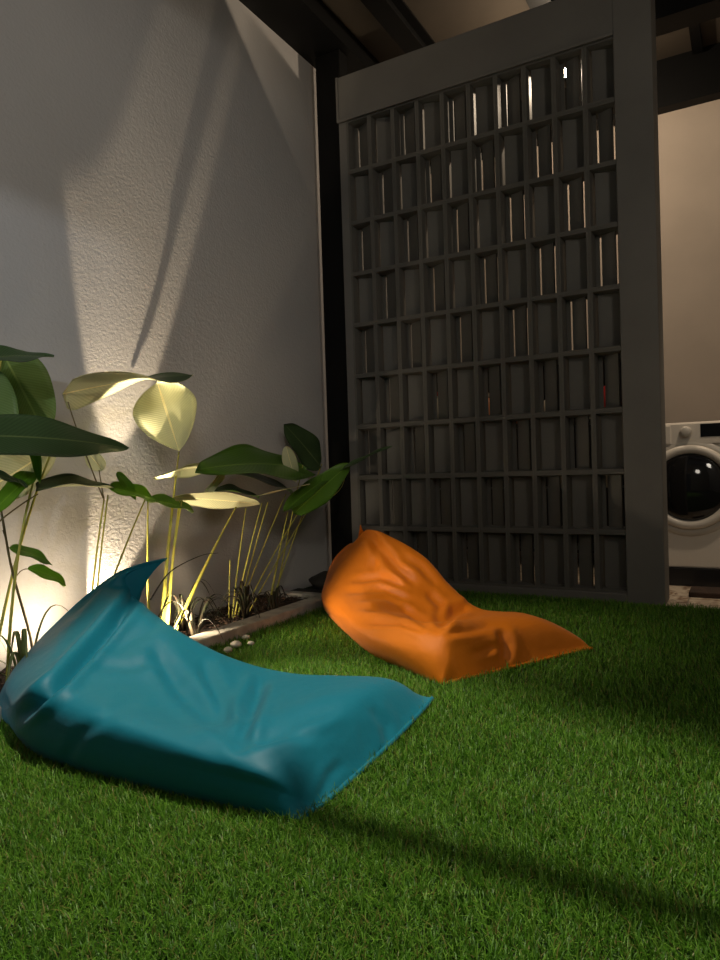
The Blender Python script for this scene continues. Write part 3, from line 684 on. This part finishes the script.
# ------------------------------------------------------------------ artificial turf blades
def turf():
    x0, x1, y0, y1 = .15, 2.9, -3.3, -.012
    pts = []
    for dens, ya, yb in ((62000, -3.3, -2.2), (42000, -2.2, -1.5), (28000, -1.5, -.012)):
        n = int(dens * (x1 - x0) * (yb - ya)); pts.append(np.stack([RNG.uniform(x0, x1, n), RNG.uniform(ya, yb, n)], 1))
    p = np.vstack(pts)
    d = np.column_stack([p, np.zeros(len(p))]) - CAM; z = d @ CF
    u = (d @ CR) / np.maximum(z, .05) * F_PX; v = -(d @ CU) / np.maximum(z, .05) * F_PX
    keep = (z > .5) & (np.abs(u) < 360 + 130) & (v < 480 + 130)
    keep &= ~((p[:, 0] > 1.53) & (p[:, 0] < 1.73) & (p[:, 1] > -.02))
    p = p[keep]; n = len(p)
    a = RNG.uniform(0, 2 * PI, n); lean = RNG.uniform(.3, 1.4, n); L = RNG.uniform(.020, .038, n); w = RNG.uniform(.0007, .0013, n)
    big = np.sin(p[:, 0] * 9 + 2 * np.sin(p[:, 1] * 5)) * np.sin(p[:, 1] * 11 + 1.3 * np.sin(p[:, 0] * 7))
    a = a * .75 + .25 * (2 + big * 2); L *= 1 + .14 * big
    dr = np.stack([np.cos(a), np.sin(a)], 1); sd = np.stack([-dr[:, 1], dr[:, 0]], 1)
    V = np.empty((n, 5, 3), np.float32)
    for k, (f, hz, wf) in enumerate(((0, 0, 1), (.38, .62, .9))):
        c = p + dr * (L * np.sin(lean) * f)[:, None]; h = L * np.cos(lean * .8) * hz
        V[:, 2 * k, :2] = c - sd * (w * wf)[:, None]; V[:, 2 * k + 1, :2] = c + sd * (w * wf)[:, None]; V[:, 2 * k, 2] = V[:, 2 * k + 1, 2] = h
    V[:, 4, :2] = p + dr * (L * np.sin(lean))[:, None]; V[:, 4, 2] = L * np.cos(lean)
    base = np.arange(n)[:, None] * 5
    loops = np.concatenate([base + np.array([[0, 1, 3, 2]]), base + np.array([[2, 3, 4]])], 1).ravel().astype(np.int32)
    me = bpy.data.meshes.new('artificial_grass'); me.vertices.add(n * 5); me.vertices.foreach_set('co', V.ravel())
    me.loops.add(n * 7); me.loops.foreach_set('vertex_index', loops)
    me.polygons.add(n * 2)
    ls = (np.arange(n)[:, None] * 7 + np.array([[0, 4]])).ravel().astype(np.int32); me.polygons.foreach_set('loop_start', ls)
    me.update(calc_edges=True)
    t = RNG.random(n)
    c1, c2, c3, c4 = np.array([.080, .215, .014]), np.array([.155, .315, .034]), np.array([.042, .130, .008]), np.array([.20, .20, .05])
    col = np.where((t < .45)[:, None], c1, np.where((t < .72)[:, None], c2, np.where((t < .93)[:, None], c3, c4))) * RNG.uniform(.8, 1.2, n)[:, None]
    at = me.attributes.new('tint', 'FLOAT_COLOR', 'POINT'); C4 = np.ones((n, 5, 4), np.float32); C4[:, :, :3] = col[:, None, :]
    at.data.foreach_set('color', C4.ravel())
    me.materials.append(M['grass'])
    o = bpy.data.objects.new('artificial_grass', me); COL.objects.link(o); o['kind'] = 'stuff'
    tag(o, 'short green artificial turf covering the floor', 'artificial grass')
turf()

# ------------------------------------------------------------------ light
def spot(name, loc, target, energy, size, blend, soft, col):
    d = bpy.data.lights.new(name, 'SPOT'); d.energy = energy; d.spot_size = size; d.spot_blend = blend; d.shadow_soft_size = soft; d.color = col
    o = bpy.data.objects.new(name, d); COL.objects.link(o); o.location = loc
    o.rotation_euler = (Vector(loc) - Vector(target)).to_track_quat('Z', 'Y').to_euler(); return o
def point(name, loc, energy, soft, col):
    d = bpy.data.lights.new(name, 'POINT'); d.energy = energy; d.shadow_soft_size = soft; d.color = col
    o = bpy.data.objects.new(name, d); COL.objects.link(o); o.location = loc; return o
WARM, NEUT, COOL = (1, .80, .58), (1, .90, .76), (.86, .92, 1)
point('pendant_glow', tuple(p1 + np.array([0, .0, -.03])), 36, .03, WARM)
spot('ceiling_spot', (1.25, -2.15, 3.3), (1.28, -2.45, 0), 390, .74, .35, .021, NEUT)
point('house_lamp', (2.6, -6.5, 2.01), 230, .04, COOL)
ad = bpy.data.lights.new('front_fill', 'AREA'); ad.shape = 'DISK'; ad.size = .5; ad.energy = 5.5; ad.color = NEUT  # added soft fill from the house side, not a window
ao = bpy.data.objects.new('front_fill', ad); COL.objects.link(ao); ao.location = (2.35, -4.5, 2.2); ao.rotation_euler = (PI / 2 - .2, 0, 0)
spot('wall_fill_spot', (2.7, -4.4, 2.7), (-.3, -1.9, 1.9), 110, 1.0, 1.0, .32, (1, .95, .88))  # added spot that brightens the stucco wall; no fixture behind it
spot('beanbag_fill_spot', (-.2, -2.5, 2.3), (.88, -1.2, .1), 150, .56, .75, .03, (1, .86, .66))  # added unseen spot that brightens the near side of the orange beanbag
spot('washer_fill_spot', (2.45, -.02, 2.7), (1.80, .58, .45), 55, .62, .8, .05, WARM)  # added unseen spot that lights the washing machine front
ad2 = bpy.data.lights.new('side_fill', 'AREA'); ad2.shape = 'DISK'; ad2.size = .6; ad2.energy = 11; ad2.color = NEUT  # added soft fill from the right; the wall there has no window
ao2 = bpy.data.objects.new('side_fill', ad2); COL.objects.link(ao2); ao2.location = (3.45, -2.7, 2.7); ao2.rotation_euler = (Vector((3.45, -2.7, 2.7)) - Vector((.5, -.6, 1.2))).to_track_quat('Z', 'Y').to_euler()
hl = spot('diagonal_patch_spot', (.15, -.75, 3.25), (.15, -.75 + 1.07, 4.25), 2.2, 3.1, .02, .02, WARM)  # added spot; its cone edge is set to draw the wall's diagonal light patch
w = bpy.data.worlds.new('world'); SC.world = w; w.use_nodes = True
bg = w.node_tree.nodes['Background']; bg.inputs['Color'].default_value = (.55, .62, .8, 1); bg.inputs['Strength'].default_value = .02

SC.view_settings.view_transform = 'Standard'; SC.view_settings.look = 'None'
SC.view_settings.exposure = 0; SC.view_settings.gamma = 1; SC.view_settings.use_curve_mapping = False
SC.cycles.use_denoising = True
SC.cycles.max_bounces = 8
SC.cycles.sample_clamp_indirect = 4
